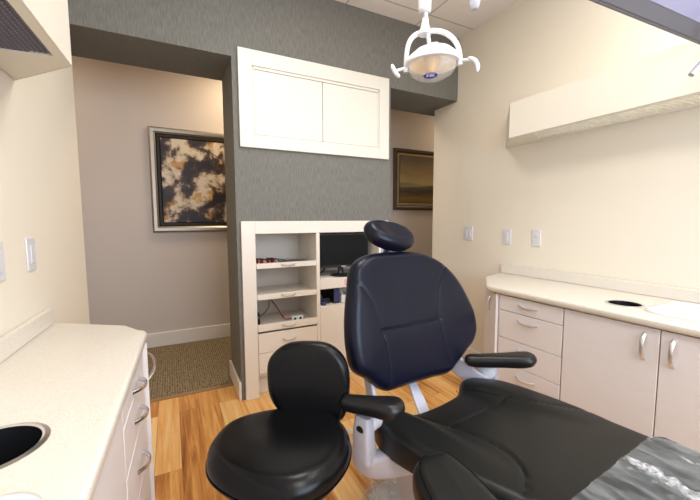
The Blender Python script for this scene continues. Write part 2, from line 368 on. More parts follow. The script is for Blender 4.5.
struct('floor', boxes((-1.2, YR0-.3, -0.05, 2.8, 2.59, 0)), 'wood', smooth=False)
struct('floor_hall', boxes((-2.4, 2.59, -0.05, 4.8, YH+.2, 0.002)), 'carpet', smooth=False)
struct('trim_1', boxes((-0.8, 2.575, -0.004, 0.375, 2.61, 0.006), (1.545, 2.575, -0.004, XR, 2.61, 0.006)), mat('threshold', (0.30, 0.19, 0.09), 0.5), smooth=False)
struct('ceiling', boxes((-2.4, YR0-.3, HC, 4.8, YH+.2, HC+.08)), 'ceiling', smooth=False)
a = lwu(0, 0); b = lwu(-4.0, 0)
struct('wall_left', mk(prism, [b, a, (a[0]-.22, a[1]), (b[0]-.22, b[1])], 0, HC), 'cream_wall', smooth=False)
struct('wall_right', boxes((XR, YR0, 0, XR+.2, 2.62, HC)), 'cream_wall', smooth=False)
WX0, WX1, WZ0, WZ1 = 0.05, 1.95, 0.9, 2.2
struct('wall_back', boxes((-1.2, YR0-.15, 0, WX0, YR0, HC), (WX1, YR0-.15, 0, 2.8, YR0, HC), (WX0, YR0-.15, 0, WX1, YR0, WZ0), (WX0, YR0-.15, WZ1, WX1, YR0, HC)), 'cream_wall', smooth=False)
wf = struct('window_1', boxes((WX0, YR0-.1, WZ0, WX1, YR0-.02, WZ0+.05), (WX0, YR0-.1, WZ1-.05, WX1, YR0-.02, WZ1), (WX0, YR0-.1, WZ0, WX0+.05, YR0-.02, WZ1), (WX1-.05, YR0-.1, WZ0, WX1, YR0-.02, WZ1), (.975, YR0-.1, WZ0, 1.025, YR0-.02, WZ1)), 'trim', smooth=False)
part('window_pane', boxes((WX0+.05, YR0-.065, WZ0+.05, WX1-.05, YR0-.06, WZ1-.05)), 'glass', wf, smooth=False)
# partition between the two doorways, with niches for the built-ins, and the header across the room
struct('wall_front', boxes(
    (0.375, YF, 0, 0.43, YB, HD), (1.49, YF, 0, 1.545, YB, HD),
    (0.43, YF, 1.165, 1.49, YB, 1.69), (0.43, YB-.03, 0, 1.49, YB, 1.165), (0.43, YB-.03, 1.69, 1.49, YB, HD),
    (-0.64, YF, HD, XR, YB, HC), (XR, 2.62, HD, 2.6, YB, HC)), 'wallpaper', smooth=False)
struct('wall_hall', boxes((-2.4, YH, 0, 4.8, YH+.15, HC)), 'hall_wall', smooth=False)
struct('wall_hall_left', boxes((-2.4, 2.33, 0, -0.64, 2.48, HC), (-2.4, 2.48, 0, -2.3, YH, HC)), 'hall_wall', smooth=False)
struct('wall_hall_right', boxes((XR+.2, 2.47, 0, 4.8, 2.62, HC), (4.7, 2.62, 0, 4.8, YH, HC)), 'hall_wall', smooth=False)
def bb(name, bs): struct(name, boxes(*bs), 'trim', bevel=0.004, seg=2)
bb('baseboard_hall', [(-2.3, YH-.015, 0, 4.7, YH, 0.135)])
bb('baseboard_partition', [(0.360, YF-.004, 0, 0.375, YB, 0.125)])
bb('baseboard_right', [(XR-.015, 1.745, 0, XR, 2.62, 0.11)])
bb('baseboard_front', [(1.545, YF+.01, 0, 1.56, YB, 0.125)])

# ================================================================== LEFT COUNTER
def on_left(pts): return [lwu(s, d) for s, d in pts]
TOPZ = 0.80
sl = lambda y: (y-LP.y)/LD.y
lc = thing('countertop', 'speckled cream laminate countertop along the left wall with a clipped corner', 'countertop', (*lwu(sl(0.6), 0.18), TOPZ-.035))
out = [(-3.2, 0.003), (-3.2, 0.375), (-0.875, 0.364), (-0.853, 0.357), (-0.838, 0.338), (-0.75, 0.283), (-0.575, 0.003)]
hc = Vector((-0.302, 0.805)); 
sink_o = rrect(-0.450, 0.19, -0.178, 0.645, 0.06)
part('top', mk(slab, on_left(out), [circ(hc.x, hc.y, 0.077), sink_o], TOPZ-.033, TOPZ, .011), 'counter', lc, ang=50)
part('backsplash', mk(prism, on_left([(-3.2, 0.003), (-3.2, 0.022), (-0.60, 0.022), (-0.58, 0.003)]), TOPZ, TOPZ+.062), 'counter', lc, bevel=0.004)
def chute(cx, cy, r, label):
    t = thing('waste_chute', label, 'waste chute', (cx, cy, TOPZ))
    bm = B_(); lathe(bm, [(r-.003, -.02), (r-.003, .0015), (r+.001, .0035), (r+.009, .0015), (r+.009, .0005)], (cx, cy, TOPZ), (0, 0, 1), 48, caps=False)
    part('rim', bm, 'chrome', t)
    bm = B_(); lathe(bm, [(r-.004, 0), (r-.004, -.16), (.001, -.16)], (cx, cy, TOPZ), (0, 0, 1), 40, caps=False)
    part('sleeve', bm, 'dark_steel', t)
chute(hc.x, hc.y, 0.076, 'round steel rimmed waste hole in the left countertop')
def sink(outline, label, cx, cy):
    t = thing('sink', label, 'sink', (cx, cy, TOPZ))
    def sc(k, dz): return [(cx+(x-cx)*k, cy+(y-cy)*k, TOPZ+dz) for x, y in outline]
    bm = B_(); rings = [[bm.verts.new(p) for p in sc(k, dz)] for k, dz in ((1.04, .0008), (1.035, .005), (1.0, .008), (.94, .006), (.90, -.02), (.84, -.10), (.70, -.125), (.1, -.13))]
    n = len(outline)
    for A, Bq in zip(rings, rings[1:]):
        for i in range(n): bm.faces.new((A[i], A[(i+1) % n], Bq[(i+1) % n], Bq[i]))
    bm.faces.new(rings[-1])
    part('basin', bm, 'white_plastic', t, ang=60)
    bm = B_(); lathe(bm, [(.02, 0), (.02, .003), (.012, .004)], (cx, cy, TOPZ-.1295), (0, 0, 1), 24); part('drain', bm, 'chrome', t)
    return t
def smooth2(o, n=5): return [(p.x, p.y) for p in smooth_path([(x, y, 0) for x, y in o], n, True)]
sink(rrect(-0.450, 0.19, -0.178, 0.645, 0.06), 'white sink basin set in the left countertop', -0.31, 0.43)

# left base cabinets ------------------------------------------------
LF = 0.350; ZB = 0.760
def lbox(bm, s0, s1, d0, d1, z0, z1): prism(bm, [lwu(s0, d0), lwu(s1, d0), lwu(s1, d1), lwu(s0, d1)][::-1], z0, z1)
dz_ = [0.758, 0.680, 0.545, 0.375, 0.11]
def lbody(s0, s1, t):
    bm = B_()
    for b in ((s0, s0+.016, .004, LF-.02, 0, ZB), (s1-.016, s1, .004, LF-.02, 0, ZB), (s0+.016, s1-.016, .004, .016, 0, ZB), (s0+.016, s1-.016, .016, LF-.02, .10, .116), (s0+.016, s1-.016, LF-.075, LF-.06, 0, .10)): lbox(bm, *b)
    part('body', bm, 'cabinet', t, smooth=False)
t = thing('drawer_cabinet', 'narrow drawer cabinet under the left countertop', 'cabinet', (*lwu(-1.13, .17), 0))
lbody(-1.318, -0.905, t)
for i in range(4):
    d = part('drawer', mk(lbox, -1.316, -0.907, LF-.019, LF, dz_[i+1]+.002, dz_[i]-.002), 'cabinet', t, bevel=0.002, seg=2)
    bow_handle('handle', (*lwu(-1.10, LF), [.700, .608, .452, .28][i]), LD, LN, 0.105, d, 0.03, 0.005, 'chrome')
t = thing('end_cabinet', 'clipped corner cabinet at the far end of the left counter', 'cabinet', (*lwu(-.8, .12), 0))
part('body', mk(prism, on_left([(-0.903, 0.004), (-0.903, LF), (-0.888, LF), (-0.775, 0.27), (-0.60, 0.004)])[::-1], 0.0, ZB), 'cabinet', t, bevel=0.001, seg=1)
A, Bq = Vector((*lwu(-0.884, LF), 0)), Vector((*lwu(-0.779, 0.275), 0)); dd = (Bq-A).normalized(); nn = Vector((dd.y, -dd.x, 0))
if nn.dot(LN) < 0: nn = -nn
dr = part('door', mk(obox, A, dd, nn, Vector((0, 0, 1)), (0.002, 0.0005, 0.11), ((Bq-A).length-.002, 0.016, 0.757)), 'cabinet', t, bevel=0.002, seg=2)
bow_handle('handle', A+dd*.02+nn*.016+Vector((0, 0, .665)), (0, 0, 1), nn, 0.115, dr, 0.036, 0.005, 'chrome')
t = thing('door_cabinet', 'nearest plain door cabinet under the left countertop', 'cabinet', (*lwu(-1.7, .17), 0))
lbody(-2.36, -1.320, t)
for k in range(2):
    d = part('door', mk(lbox, -2.357+.519*k, -1.841+.519*k, LF-.019, LF, 0.11, 0.757), 'cabinet', t, bevel=0.002, seg=2)
    bow_handle('handle', (*lwu(-1.90+.10*k, LF), 0.66), (0, 0, 1), LN, 0.105, d, 0.03, 0.005, 'chrome')

# ================================================================== RIGHT COUNTER
rc = thing('countertop', 'long speckled cream laminate countertop along the right wall', 'countertop', (1.96, 0.2, TOPZ-.04))
out = [(XR-.003, -1.3), (XR-.003, 1.825), (1.955, 1.742), (1.712, 1.512), (1.700, 1.485), (1.700, -1.3)]
part('top', mk(slab, out, [circ(1.895, 0.858, 0.067), rrect(1.812, 0.16, 2.155, 0.755, .07)], TOPZ-.037, TOPZ, .014), 'counter', rc, ang=50)
part('backsplash', mk(prism, [(XR-.022, -1.3), (XR-.003, -1.3), (XR-.003, 1.825), (XR-.022, 1.818)], TOPZ, TOPZ+.062), 'counter', rc, bevel=0.004)
chute(1.895, 0.858, 0.066, 'round dark waste hole in the right countertop')
sink(rrect(1.812, 0.16, 2.155, 0.755, .07), 'white sink basin set in the right countertop', 1.978, 0.457)
XF = 1.722
def rbody(a, b, t):
    X0, X1 = XF+.02, XR-.003
    part('body', boxes((X0, a, 0, X1, a+.016, ZB), (X0, b-.016, 0, X1, b, ZB), (X1-.012, a+.016, 0, X1, b-.016, ZB), (X0, a+.016, .10, X1-.012, b-.016, .116), (X0+.04, a+.016, 0, X0+.055, b-.016, .10)), 'cabinet', t, smooth=False)
t = thing('end_cabinet', 'narrow angled cabinet at the far end of the right counter', 'cabinet', (2.0, 1.55, 0))
part('body', mk(prism, [(XF+.003, 1.420), (1.792, 1.570), (1.94, 1.695), (XR-.003, 1.735), (XR-.003, 1.42)][::-1], 0.0, ZB), 'cabinet', t, bevel=0.001, seg=1)
A = Vector((XF+.003, 1.424, 0)); Bq = Vector((1.792, 1.570, 0)); dd = (Bq-A).normalized(); nn = Vector((-dd.y, dd.x, 0)); nn = nn if nn.x < 0 else -nn
dr = part('door', mk(obox, A, dd, nn, Vector((0, 0, 1)), (0.004, 0.0005, 0.11), ((Bq-A).length-.004, 0.016, 0.757)), 'cabinet', t, bevel=0.002, seg=2)
bow_handle('handle', A+dd*.085+nn*.016+Vector((0, 0, .685)), (0, 0, 1), nn, 0.09, dr, 0.018, 0.0045)
t = thing('drawer_cabinet', 'four drawer cabinet under the right countertop', 'cabinet', (1.97, 1.23, 0))
rbody(1.038, 1.418, t)
dz2 = [0.757, 0.668, 0.505, 0.357, 0.11]
for i in range(4):
    d = part('drawer', boxes((XF, 1.040, dz2[i+1]+.0015, XF+.0195, 1.4165, dz2[i]-.0015)), 'cabinet', t, bevel=0.002, seg=2)
    hz = [0.718, 0.628, 0.46, 0.305][i]
    bow_handle('handle', (XF, 1.232, hz), (0, 1, 0), (-1, 0, -.35), 0.115, d, 0.026, 0.0055)
def door_cab(y0, y1, label, mid, hs):
    t = thing('door_cabinet', label, 'cabinet', (1.97, (y0+y1)/2, 0))
    rbody(y0+.001, y1-.001, t)
    for (a, b, hy) in ((mid, y1, hs[0]), (y0, mid, hs[1])):
        d = part('door', boxes((XF, a+.002, 0.11, XF+.0195, b-.002, 0.757)), 'cabinet', t, bevel=0.002, seg=2)
        bow_handle('handle', (XF, hy, 0.675), (0, 0, 1), (-1, 0, 0), 0.112, d, 0.028, 0.006)
door_cab(0.262, 1.036, 'two door cabinet below the waste hole of the right counter', 0.649, (0.70, 0.605))

# ================================================================== VALANCES
def valance(label, Fn, poly, zb, zt, grille, fr, slat_m, n, crate):
    """poly in local (along, out) coordinates; Fn maps (along,out)->(x,y)"""
    t = thing('light_valance', label, 'light valance', (*Fn(poly[1][0]-.3, 0.1), zb))
    W_ = lambda pts: [Fn(*p) for p in pts]
    o = W_(poly)
    bm = B_(); slab(bm, inset(o, .0015), [W_(grille)], zb+.0005, zb+.018)
    part('bottom_panel', bm, 'valance', t, smooth=False)
    inner = W_([(p[0]+q[0], p[1]+q[1]) for p, q in zip(poly, ((0, 0), (0, -.018), (-.008, -.018), (-.025, 0)))])
    bm = B_()
    a = [bm.verts.new((*p, zb)) for p in o]; b = [bm.verts.new((*p, zt)) for p in o]
    for i in (1, 2): bm.faces.new((a[i], a[i+1], b[i+1], b[i]))
    bm.faces.new((a[0], a[1], b[1], b[0])); bm.faces.new(b); bm.faces.new((a[3], a[0], b[0], b[3]))
    part('front_panel', bm, 'valance', t, smooth=False)
    g0, g1 = min(p[0] for p in grille), max(p[0] for p in grille); h0, h1 = min(p[1] for p in grille), max(p[1] for p in grille)
    bm = B_()
    gl = max(p[0] for p in grille if p[1] == h0)
    for i in range(n):
        s = g0+(g1-g0)*(i+.5)/n
        hi = h1
        if s > grille[2][0]:                # clipped corner of the opening
            k = (s-grille[2][0])/(grille[3][0]-grille[2][0]+1e-9); hi = h1+(h0-h1)*min(max(k, 0), 1)
            lo, hi = (h0, hi)
        pts = W_([(s-.0008, h0), (s+.0008, h0), (s+.0008, hi), (s-.0008, hi)]); prism(bm, pts, zb+.004, zb+.014)
    for j in range(crate):
        d = h0+(h1-h0)*(j+.5)/crate
        k = (h1-d)/(h1-h0); e = grille[2][0]+(grille[3][0]-grille[2][0])*k
        pts = W_([(g0, d-.0008), (e, d-.0008), (e, d+.0008), (g0, d+.0008)]); prism(bm, pts, zb+.0042, zb+.0138)
    part('louvre', bm, slat_m, t, smooth=False)
    return t
fR = lambda s, d: (XR-d-.001, s)
valance('cream light valance box fixed high on the right wall', fR, [(-1.3, 0), (-1.3, .266), (1.583, .266), (1.822, 0)], 1.72, 1.935,
        [(-1.2, .05), (-1.2, .225), (1.44, .225), (1.52, .05)], None, 'louvre_white', 95, 0)
valance('cream light valance box fixed high on the left wall', lambda s, d: lwu(s, d+.001), [(-3.4, 0), (-3.4, .208), (-0.93, .208), (-0.715, 0)], 1.675, 1.965,
        [(-3.3, .03), (-3.3, .178), (-0.985, .178), (-0.975, .05)], None, 'louvre', 190, 12)

# ================================================================== SWITCHES
def plate(kind, name, label, O, along, out, w_, h_, cat, toggle='rocker', n=1):
    O, along, out = Vector(O), Vector(along).normalized(), Vector(out).normalized(); Z = Vector((0, 0, 1))
    t = thing(name, label, cat, O)
    part('plate', mk(obox, O, along, out, Z, (-w_/2, 0.0003, -h_/2), (w_/2, 0.006, h_/2)), 'white_plastic', t, bevel=0.002, seg=2)
    for k in range(n):
        c = (k-(n-1)/2)*w_*.42
        if kind == 'switch': part('rocker', mk(obox, O, along, out, Z, (c-.014, 0.006, -.032), (c+.014, 0.0095, .032)), 'white_plastic', t, bevel=0.002, seg=2)
        else:
            for s in (-.02, .02):
                part('socket', mk(obox, O, along, out, Z, (c-.014, 0.006, s-.014), (c+.014, 0.0085, s+.014)), 'white_plastic', t, bevel=0.004, seg=2)
    return t
plate('switch', 'light_switch', 'white switch plate on the left wall, further one', (*lwu(sl(1.618), 0), 1.082), LD, LN, 0.072, 0.115, 'light switch')
plate('switch', 'light_switch', 'white switch plate on the left wall cut by the photo edge', (*lwu(sl(1.38), 0), 1.078), LD, LN, 0.072, 0.115, 'light switch')
plate('switch', 'light_switch', 'wide double white switch plate beside the right doorway, farthest on right wall', (XR, 2.165, 1.084), (0, 1, 0), (-1, 0, 0), 0.092, 0.115, 'light switch', n=2)
plate('switch', 'light_switch', 'white single switch plate above the far end of the right counter', (XR, 1.785, 1.07), (0, 1, 0), (-1, 0, 0), 0.068, 0.115, 'light switch')
plate('outlet', 'wall_outlet', 'white outlet plate on right wall, nearest of the three plates', (XR, 1.548, 1.07), (0, 1, 0), (-1, 0, 0), 0.062, 0.112, 'outlet')

# ================================================================== UPPER BUILT-IN
t = thing('wall_cabinet', 'white framed two door cabinet recessed high in the grey partition', 'cabinet', (0.96, YF, 1.66))
fx0, fx1, fz0, fz1, fw_ = 0.410, 1.519, 1.662, 2.262, 0.085
bm = B_(); y0, y1 = YF-.02, YF-.001
for b in ((fx0, y0, fz0, fx0+fw_, y1, fz1), (fx1-fw_, y0, fz0, fx1, y1, fz1), (fx0+fw_, y0, fz0, fx1-fw_, y1, fz0+.078), (fx0+fw_, y0, fz1-.095, fx1-fw_, y1, fz1)): box(bm, *b)
part('frame', bm, 'white_cabinet', t, bevel=0.002, seg=2)
ix0, ix1, iz0, iz1 = fx0+fw_, fx1-fw_, fz0+.078, fz1-.095
part('carcass', boxes((ix0-.04, YF+.001, iz0-.03, ix0-.002, YF+.35, HD-.02), (ix1+.002, YF+.001, iz0-.03, ix1+.04, YF+.35, HD-.02), (ix0-.04, YF+.34, iz0-.03, ix1+.04, YF+.36, HD-.02), (ix0-.002, YF+.001, iz1+.002, ix1+.002, YF+.34, iz1+.02), (ix0-.002, YF+.001, iz0-.02, ix1+.002, YF+.34, iz0-.002)), 'white_cabinet', t, smooth=False)
# narrow cove moulding inside the frame
bm = B_()
for b in ((ix0, YF-.012, iz0, ix0+.008, YF, iz1), (ix1-.008, YF-.012, iz0, ix1, YF, iz1), (ix0, YF-.012, iz1-.018, ix1, YF, iz1), (ix0, YF-.012, iz0, ix1, YF, iz0+.005)): box(bm, *b)
part('moulding', bm, 'white_cabinet', t, bevel=0.002, seg=2)
mid = (ix0+ix1)/2+.012
part('door', boxes((ix0+.009, YF-.008, iz0+.007, mid-.002, YF+.012, iz1-.020)), 'white_cabinet', t, bevel=0.0015, seg=2)
part('door', boxes((mid+.002, YF-.008, iz0+.007, ix1-.009, YF+.012, iz1-.020)), 'white_cabinet', t, bevel=0.0015, seg=2)

# ================================================================== LOWER BUILT-IN
t = thing('built_in_cabinet', 'tall cream built in unit with pull out shelves in the grey partition', 'cabinet', (0.96, YF, 0))
gx0, gx1 = 0.400, 1.519
bm = B_(); y0, y1 = YF-.02, YF-.001
for b in ((gx0, y0, 0, 0.488, y1, 1.193), (1.431, y0, 0, gx1, y1, 1.193), (0.488, y0, 1.110, 1.431, y1, 1.193), (0.912, y0, 0.16, 0.938, y1, 1.110)): box(bm, *b)
part('frame', bm, 'built_in', t, bevel=0.002, seg=2)
DI = YF+.385
part('carcass', boxes((0.470, YF, 0.16, 0.489, DI, 1.115), (1.430, YF, 0.16, 1.449, DI, 1.115), (0.915, YF, 0.16, 0.935, DI, 1.110), (0.470, DI, 0.0, 1.449, DI+.01, 1.13), (0.489, YF, 1.1115, 1.430, DI, 1.13), (0.489, YF, 0.14, 0.915, DI, 0.16), (0.935, YF, 0.14, 1.430, DI, 0.16)), 'built_in', t, smooth=False)
part('toe_kick', boxes((0.489, YF+.05, 0.0, 1.430, YF+.065, 0.139)), 'built_in', t, smooth=False)
for (zt, zb, sz) in ((0.935, 0.878, .885), (0.727, 0.668, .675), (0.522, 0.452, .457)):
    s = part('pull_out_shelf', boxes((0.491, YF-.002, sz, 0.911, YF+.36, sz+.013), (0.491, YF-.018, zb, 0.911, YF-.002, zt-.022)), 'built_in', t, bevel=0.0015, seg=1)
    bow_handle('handle', (0.705, YF-.018, (zb+zt)/2-.006), (1, 0, 0), (0, -1, -.35), 0.10, s, 0.026, 0.004)
for (z1_, z0_) in ((0.438, 0.305), (0.302, 0.163)):
    s = part('drawer', boxes((0.491, YF-.018, z0_, 0.911, YF+.002, z1_)), 'built_in', t, bevel=0.0015, seg=1)
    bow_handle('handle', (0.705, YF-.018, (z0_+z1_)/2+.01), (1, 0, 0), (0, -1, -.35), 0.10, s, 0.026, 0.004)
s = part('monitor_shelf', boxes((0.939, YF-.002, 0.745, 1.429, YF+.37, 0.774), (0.939, YF-.018, 0.700, 1.429, YF-.002, 0.774)), 'built_in', t, bevel=0.0015, seg=1)
part('inner_shelf', boxes((0.939, YF, 0.558, 1.429, YF+.37, 0.573)), 'built_in', t, smooth=False)
d = part('door', boxes((0.940, YF-.018, 0.163, 1.429, YF+.001, 0.572)), 'built_in', t, bevel=0.0015, seg=1)
bow_handle('handle', (1.37, YF-.018, 0.50), (0, 0, 1), (0, -1, 0), 0.10, d, 0.026, 0.004)

# computer monitor on the shelf
zS = 0.774
t = thing('computer_monitor', 'black flat computer monitor standing on the built in shelf', 'monitor', (1.17, YF+.10, zS))
part('bezel', boxes((0.945, YF+.06, 0.842, 1.385, YF+.095, 1.098)), 'black_plastic', t, bevel=0.004)
part('screen_panel', boxes((0.957, YF+.0585, 0.860, 1.373, YF+.0602, 1.086)), 'screen', t, smooth=False)
bm = B_(); sweep(bm, [(1.165, YF+.11, zS+.012), (1.165, YF+.12, zS+.06), (1.165, YF+.096, zS+.12)], ssec(.022, .012, .6, 16), up=Vector((0, -1, 0))); part('neck', bm, 'black_plastic', t)
bm = B_(); lathe(bm, [(.001, .012), (.07, .010), (.092, .004), (.092, .0005)], (1.165, YF+.09, zS), (0, 0, 1), 40); part('stand_base', bm, 'black_plastic', t)
part('label_strip', boxes((1.145, YF+.0575, 0.8445, 1.185, YF+.0595, 0.851)), 'satin', t, smooth=False, label='small silver mark on the bezel')
# cables behind the monitor
bm = B_(); tube(bm, smooth_path([(0.95, YF+.2, zS+.006), (1.0, YF+.14, zS+.02), (1.03, YF+.12, zS+.05), (1.035, YF+.13, zS+.08)], 8), .005, 8)
tag(part('cable', bm, 'black_plastic'), 'black cable rising behind the monitor', 'cable')
# things by the monitor
bm = B_(); prism(bm, [(0.96, YF+.01), (1.05, YF+.005), (1.055, YF+.05), (0.965, YF+.055)], zS, zS+.003)
tag(part('white_card', bm, 'trim', smooth=False), 'small white card lying in front of the monitor', 'card')
t = thing('pink_note', 'pink paper note stuck to the front of the monitor shelf', 'note', (1.155, YF-.019, .70))
part('paper', boxes((1.132, YF-.0195, .715, 1.165, YF-.0182, .76)), 'pink', t, smooth=False)
# equipment compartment
t = thing('computer_tower', 'dark computer equipment box inside the lower compartment', 'computer', (1.12, YF+.15, .573))
part('case', boxes((1.065, YF+.03, .5735, 1.115, YF+.30, .695)), 'black_plastic', t, bevel=0.004)
part('front_grille', boxes((1.070, YF+.026, .585, 1.110, YF+.030, .685)), 'blue_plastic', t, smooth=False)
t = thing('desk_phone', 'black handset device beside the white plug in lower compartment', 'phone', (1.02, YF+.08, .573))
bm = B_(); prism(bm, [(0.955, YF+.05), (1.045, YF+.05), (1.045, YF+.13), (0.955, YF+.13)], .5735, .615); part('body', bm, 'black_plastic', t, bevel=.006)
part('handset', boxes((0.96, YF+.055, .615, 0.985, YF+.125, .640)), 'blue_plastic', t, bevel=.006)
t = thing('power_adapter', 'white power adapter hanging in the lower compartment', 'adapter', (1.15, YF+.04, .60))
part('plug_body', boxes((1.128, YF+.02, .5735, 1.185, YF+.06, .632)), 'white_plastic', t, bevel=.006)
bm = B_(); tube(bm, smooth_path([(1.15, YF+.04, .63), (1.135, YF+.05, .66), (1.15, YF+.07, .69)], 6), .004, 8); part('cord', bm, 'white_plastic', t)
t = thing('storage_box', 'dark blue box at the left of the lower compartment', 'box', (.955, YF+.02, .5735))
part('tub', boxes((0.962, YF+.005, .5735, 0.995, YF+.035, .600)), 'blue_plastic', t, bevel=.003)

# red goggles on the top tray
def goggles(x, y, ang, label):
    z = 0.899; t = thing('safety_glasses', label, 'safety glasses', (0, 0, 0), 'red safety glasses on the top pull out shelf')
    bm = B_()
    for s in (-1, 1):
        pts = []
        for i in range(14):
            a = 2*math.pi*i/14; pts.append((s*.032+.026*math.cos(a), -.004*abs(math.cos(a)), .020+.018*math.sin(a)))
        v = [bm.verts.new(p) for p in pts]; v2 = [bm.verts.new((p[0], p[1]+.004, p[2])) for p in pts]
        bm.faces.new(v); bm.faces.new(v2[::-1])
        for i in range(14): bm.faces.new((v[i], v[(i+1) % 14], v2[(i+1) % 14], v2[i]))
    part('lens', bm, 'red', t)
    bm = B_(); tube(bm, [(-.06, .002, .034), (-.03, -.004, .040), (0, -.002, .034), (.03, -.004, .040), (.06, .002, .034)], .0035, 8)
    part('brow_bar', bm, 'black_plastic', t)
    for s in (-1, 1):
        bm = B_(); tube(bm, [(s*.06, .002, .034), (s*.062, .05, .034), (s*.058, .11, .022), (s*.052, .125, .004)], .003, 8); part('temple', bm, 'black_plastic', t)
    t.location = (x, y, z); t.rotation_euler = (0, 0, ang); t.scale = (.85, .85, .95); return t
goggles(0.530, YF+.075, R(-68), 'red safety glasses on the top tray, left pair against the frame')
goggles(0.605, YF+.075, R(-72), 'red safety glasses on the top tray, right pair')
t = thing('dental_mirror', 'grey metal hand instrument lying on the top tray', 'dental instrument', (.76, YF+.06, .898))
bm = B_(); tube(bm, [(.70, YF+.07, .902), (.86, YF+.06, .902)], .003, 8); part('shaft', bm, 'satin', t)
bm = B_(); lathe(bm, [(.011, 0), (.011, .003)], (.872, YF+.058, .901), (0, -.3, 1), 20); part('head', bm, 'satin', t)
t = thing('instrument_tray', 'thin grey instrument tray on the top pull out shelf', 'tray', (.76, YF+.14, .898))
part('tray_body', boxes((.69, YF+.09, .8985, .89, YF+.2, .905)), 'grey_plastic', t, bevel=.002)
# outlet box and wires on the third shelf
t = thing('power_outlet_box', 'white two socket power box on the third pull out shelf', 'outlet box', (.80, YF+.09, .470))
part('housing', boxes((.752, YF+.065, .4705, .838, YF+.115, .505)), 'white_plastic', t, bevel=.004)
for x in (.775, .815):
    bm = B_(); lathe(bm, [(.009, 0), (.009, .002)], (x, YF+.0652, .488), (0, -1, 0), 16); part('socket', bm, 'black_plastic', t, label='black round socket')
bm = B_(); tube(bm, smooth_path([(.756, YF+.09, .488), (.715, YF+.09, .486), (.69, YF+.11, .51), (.675, YF+.2, .56), (.66, YF+.34, .60)], 8), .004, 8)
tag(part('cable', bm, 'red'), 'dark red cable running back from the power box', 'cable')
bm = B_(); tube(bm, smooth_path([(.52, YF+.13, .51), (.57, YF+.18, .52), (.63, YF+.25, .55), (.66, YF+.36, .61)], 8), .003, 8)
tag(part('cable', bm, 'black_plastic'), 'thin black cable from the small speaker', 'cable')
t = thing('small_speaker', 'small black speaker at the left of the third shelf', 'speaker', (.507, YF+.11, .4705))
part('enclosure', boxes((.493, YF+.06, .4705, .524, YF+.16, .558)), 'black_plastic', t, bevel=.006)
bm = B_(); lathe(bm, [(.011, 0), (.008, .002)], (.509, YF+.0595, .53), (0, -1, 0), 16); part('driver', bm, 'grey_plastic', t)

# ================================================================== PAINTINGS
def picture(name, label, x0, x1, z0, z1, fw1, m1, fw2, m2, art, depth=.035, y=YH, cat='painting'):
    t = thing(name, label, cat, ((x0+x1)/2, y, z0))
    def frame(a, w, y0, y1, m, nm):
        bm = B_()
        # mitred frame with a sloped profile
        P = [(0, y1), (0, y0+.01), (w*.25, y0), (w*.7, y0+.004), (w, y0+.016), (w, y1)]
        rings = []
        for (cx, cz, sx, sz) in ((x0+a, z0+a, 1, 1), (x1-a, z0+a, -1, 1), (x1-a, z1-a, -1, -1), (x0+a, z1-a, 1, -1)):
            rings.append([bm.verts.new((cx+sx*i, yy, cz+sz*i)) for i, yy in P])
        for k in range(4):
            A, Bq = rings[k], rings[(k+1) % 4]
            for j in range(len(P)): bm.faces.new((A[j], A[(j+1) % len(P)], Bq[(j+1) % len(P)], Bq[j]))
        return part(nm, bm, m, t, ang=25)
    frame(0, fw1, y-depth, y-.001, m1, 'frame')
    frame(fw1, fw2, y-depth+.012, y-.001, m2, 'inner_frame')
    a = fw1+fw2
    c = bpy.data.objects.new('canvas', bpy.data.meshes.new('canvas')); COL.objects.link(c)
    bm = boxes((x0+a-.002, -.02, z0+a-.002, x1-a+.002, -.0015, z1-a+.002))
    bmesh.ops.translate(bm, verts=bm.verts[:], vec=(-(x0+x1)/2, 0, -z0)); bm.to_mesh(c.data); bm.free(); c.data.materials.append(M[art]); c.parent = t
picture('abstract_painting', 'abstract brown, black and ochre painting in a silver frame in the hall', -0.146, 1.05, 1.09, 2.05, .055, 'silver_frame', .04, 'black_mat', 'abstract')
picture('landscape_painting', 'dark framed landscape painting with a yellow horizon in the right doorway', 2.52, 3.55, 1.325, 2.095, .05, 'dark_frame', .045, 'gold', 'landscape')

# ================================================================== DENTAL CHAIR
CW = Vector((.993, .12, 0)); CF = Vector((.12, -.993, 0)); ZZ = Vector((0, 0, 1))
ch = thing('dental_chair', 'black leather dental patient chair with pale grey arms in the room centre', 'dental chair', (.95, .92, 0))
# seat
aS = R(9); SV = CF*math.cos(aS)+ZZ*math.sin(aS); SN = CW.cross(SV); SN = SN if SN.z > 0 else -SN; SO = Vector((.92, 1.06, .460))
seat_out = [(-.215, -.040), (-.165, -.008), (-.10, .012), (0, .016), (.11, .004), (.165, -.012), (.215, -.036), (.275, -.022), (.315, .05), (.338, .14), (.335, .30), (.315, .46), (.275, .60), (.255, .645), (.18, .665), (0, .665), (-.15, .665), (-.235, .655), (-.27, .60), (-.305, .46), (-.325, .30), (-.33, .13), (-.32, .03), (-.28, -.03)]
fs = [(.165, -.03), (.172, .08), (.19, .20), (.235, .33), (.275, .41), (.315, .47)]
ns = [(-u-.0, v) for u, v in fs]; ns = [(-.165, -.03), (-.14, .08), (-.12, .20), (-.115, .32), (-.135, .42), (-.20, .50), (-.30, .545)]
cross = [(-.122, .19), (0, .196), (.188, .203)]
def bol(u, v, d):
    k = max(0.0, 1-max(0, v-.10)/.42); s = abs(u)-(.17+.10*max(0, v-.15)); 
    return .034*k*(1/(1+math.exp(-s/.012)))
bm, SW3, _ = cushion(seat_out, SO, CW, SV, SN, .078, .036, .006, bol, (fs, ns, cross), .004, rings=36, around=190, back=.95)
seat = part('seat', bm, 'leather_seat', ch)
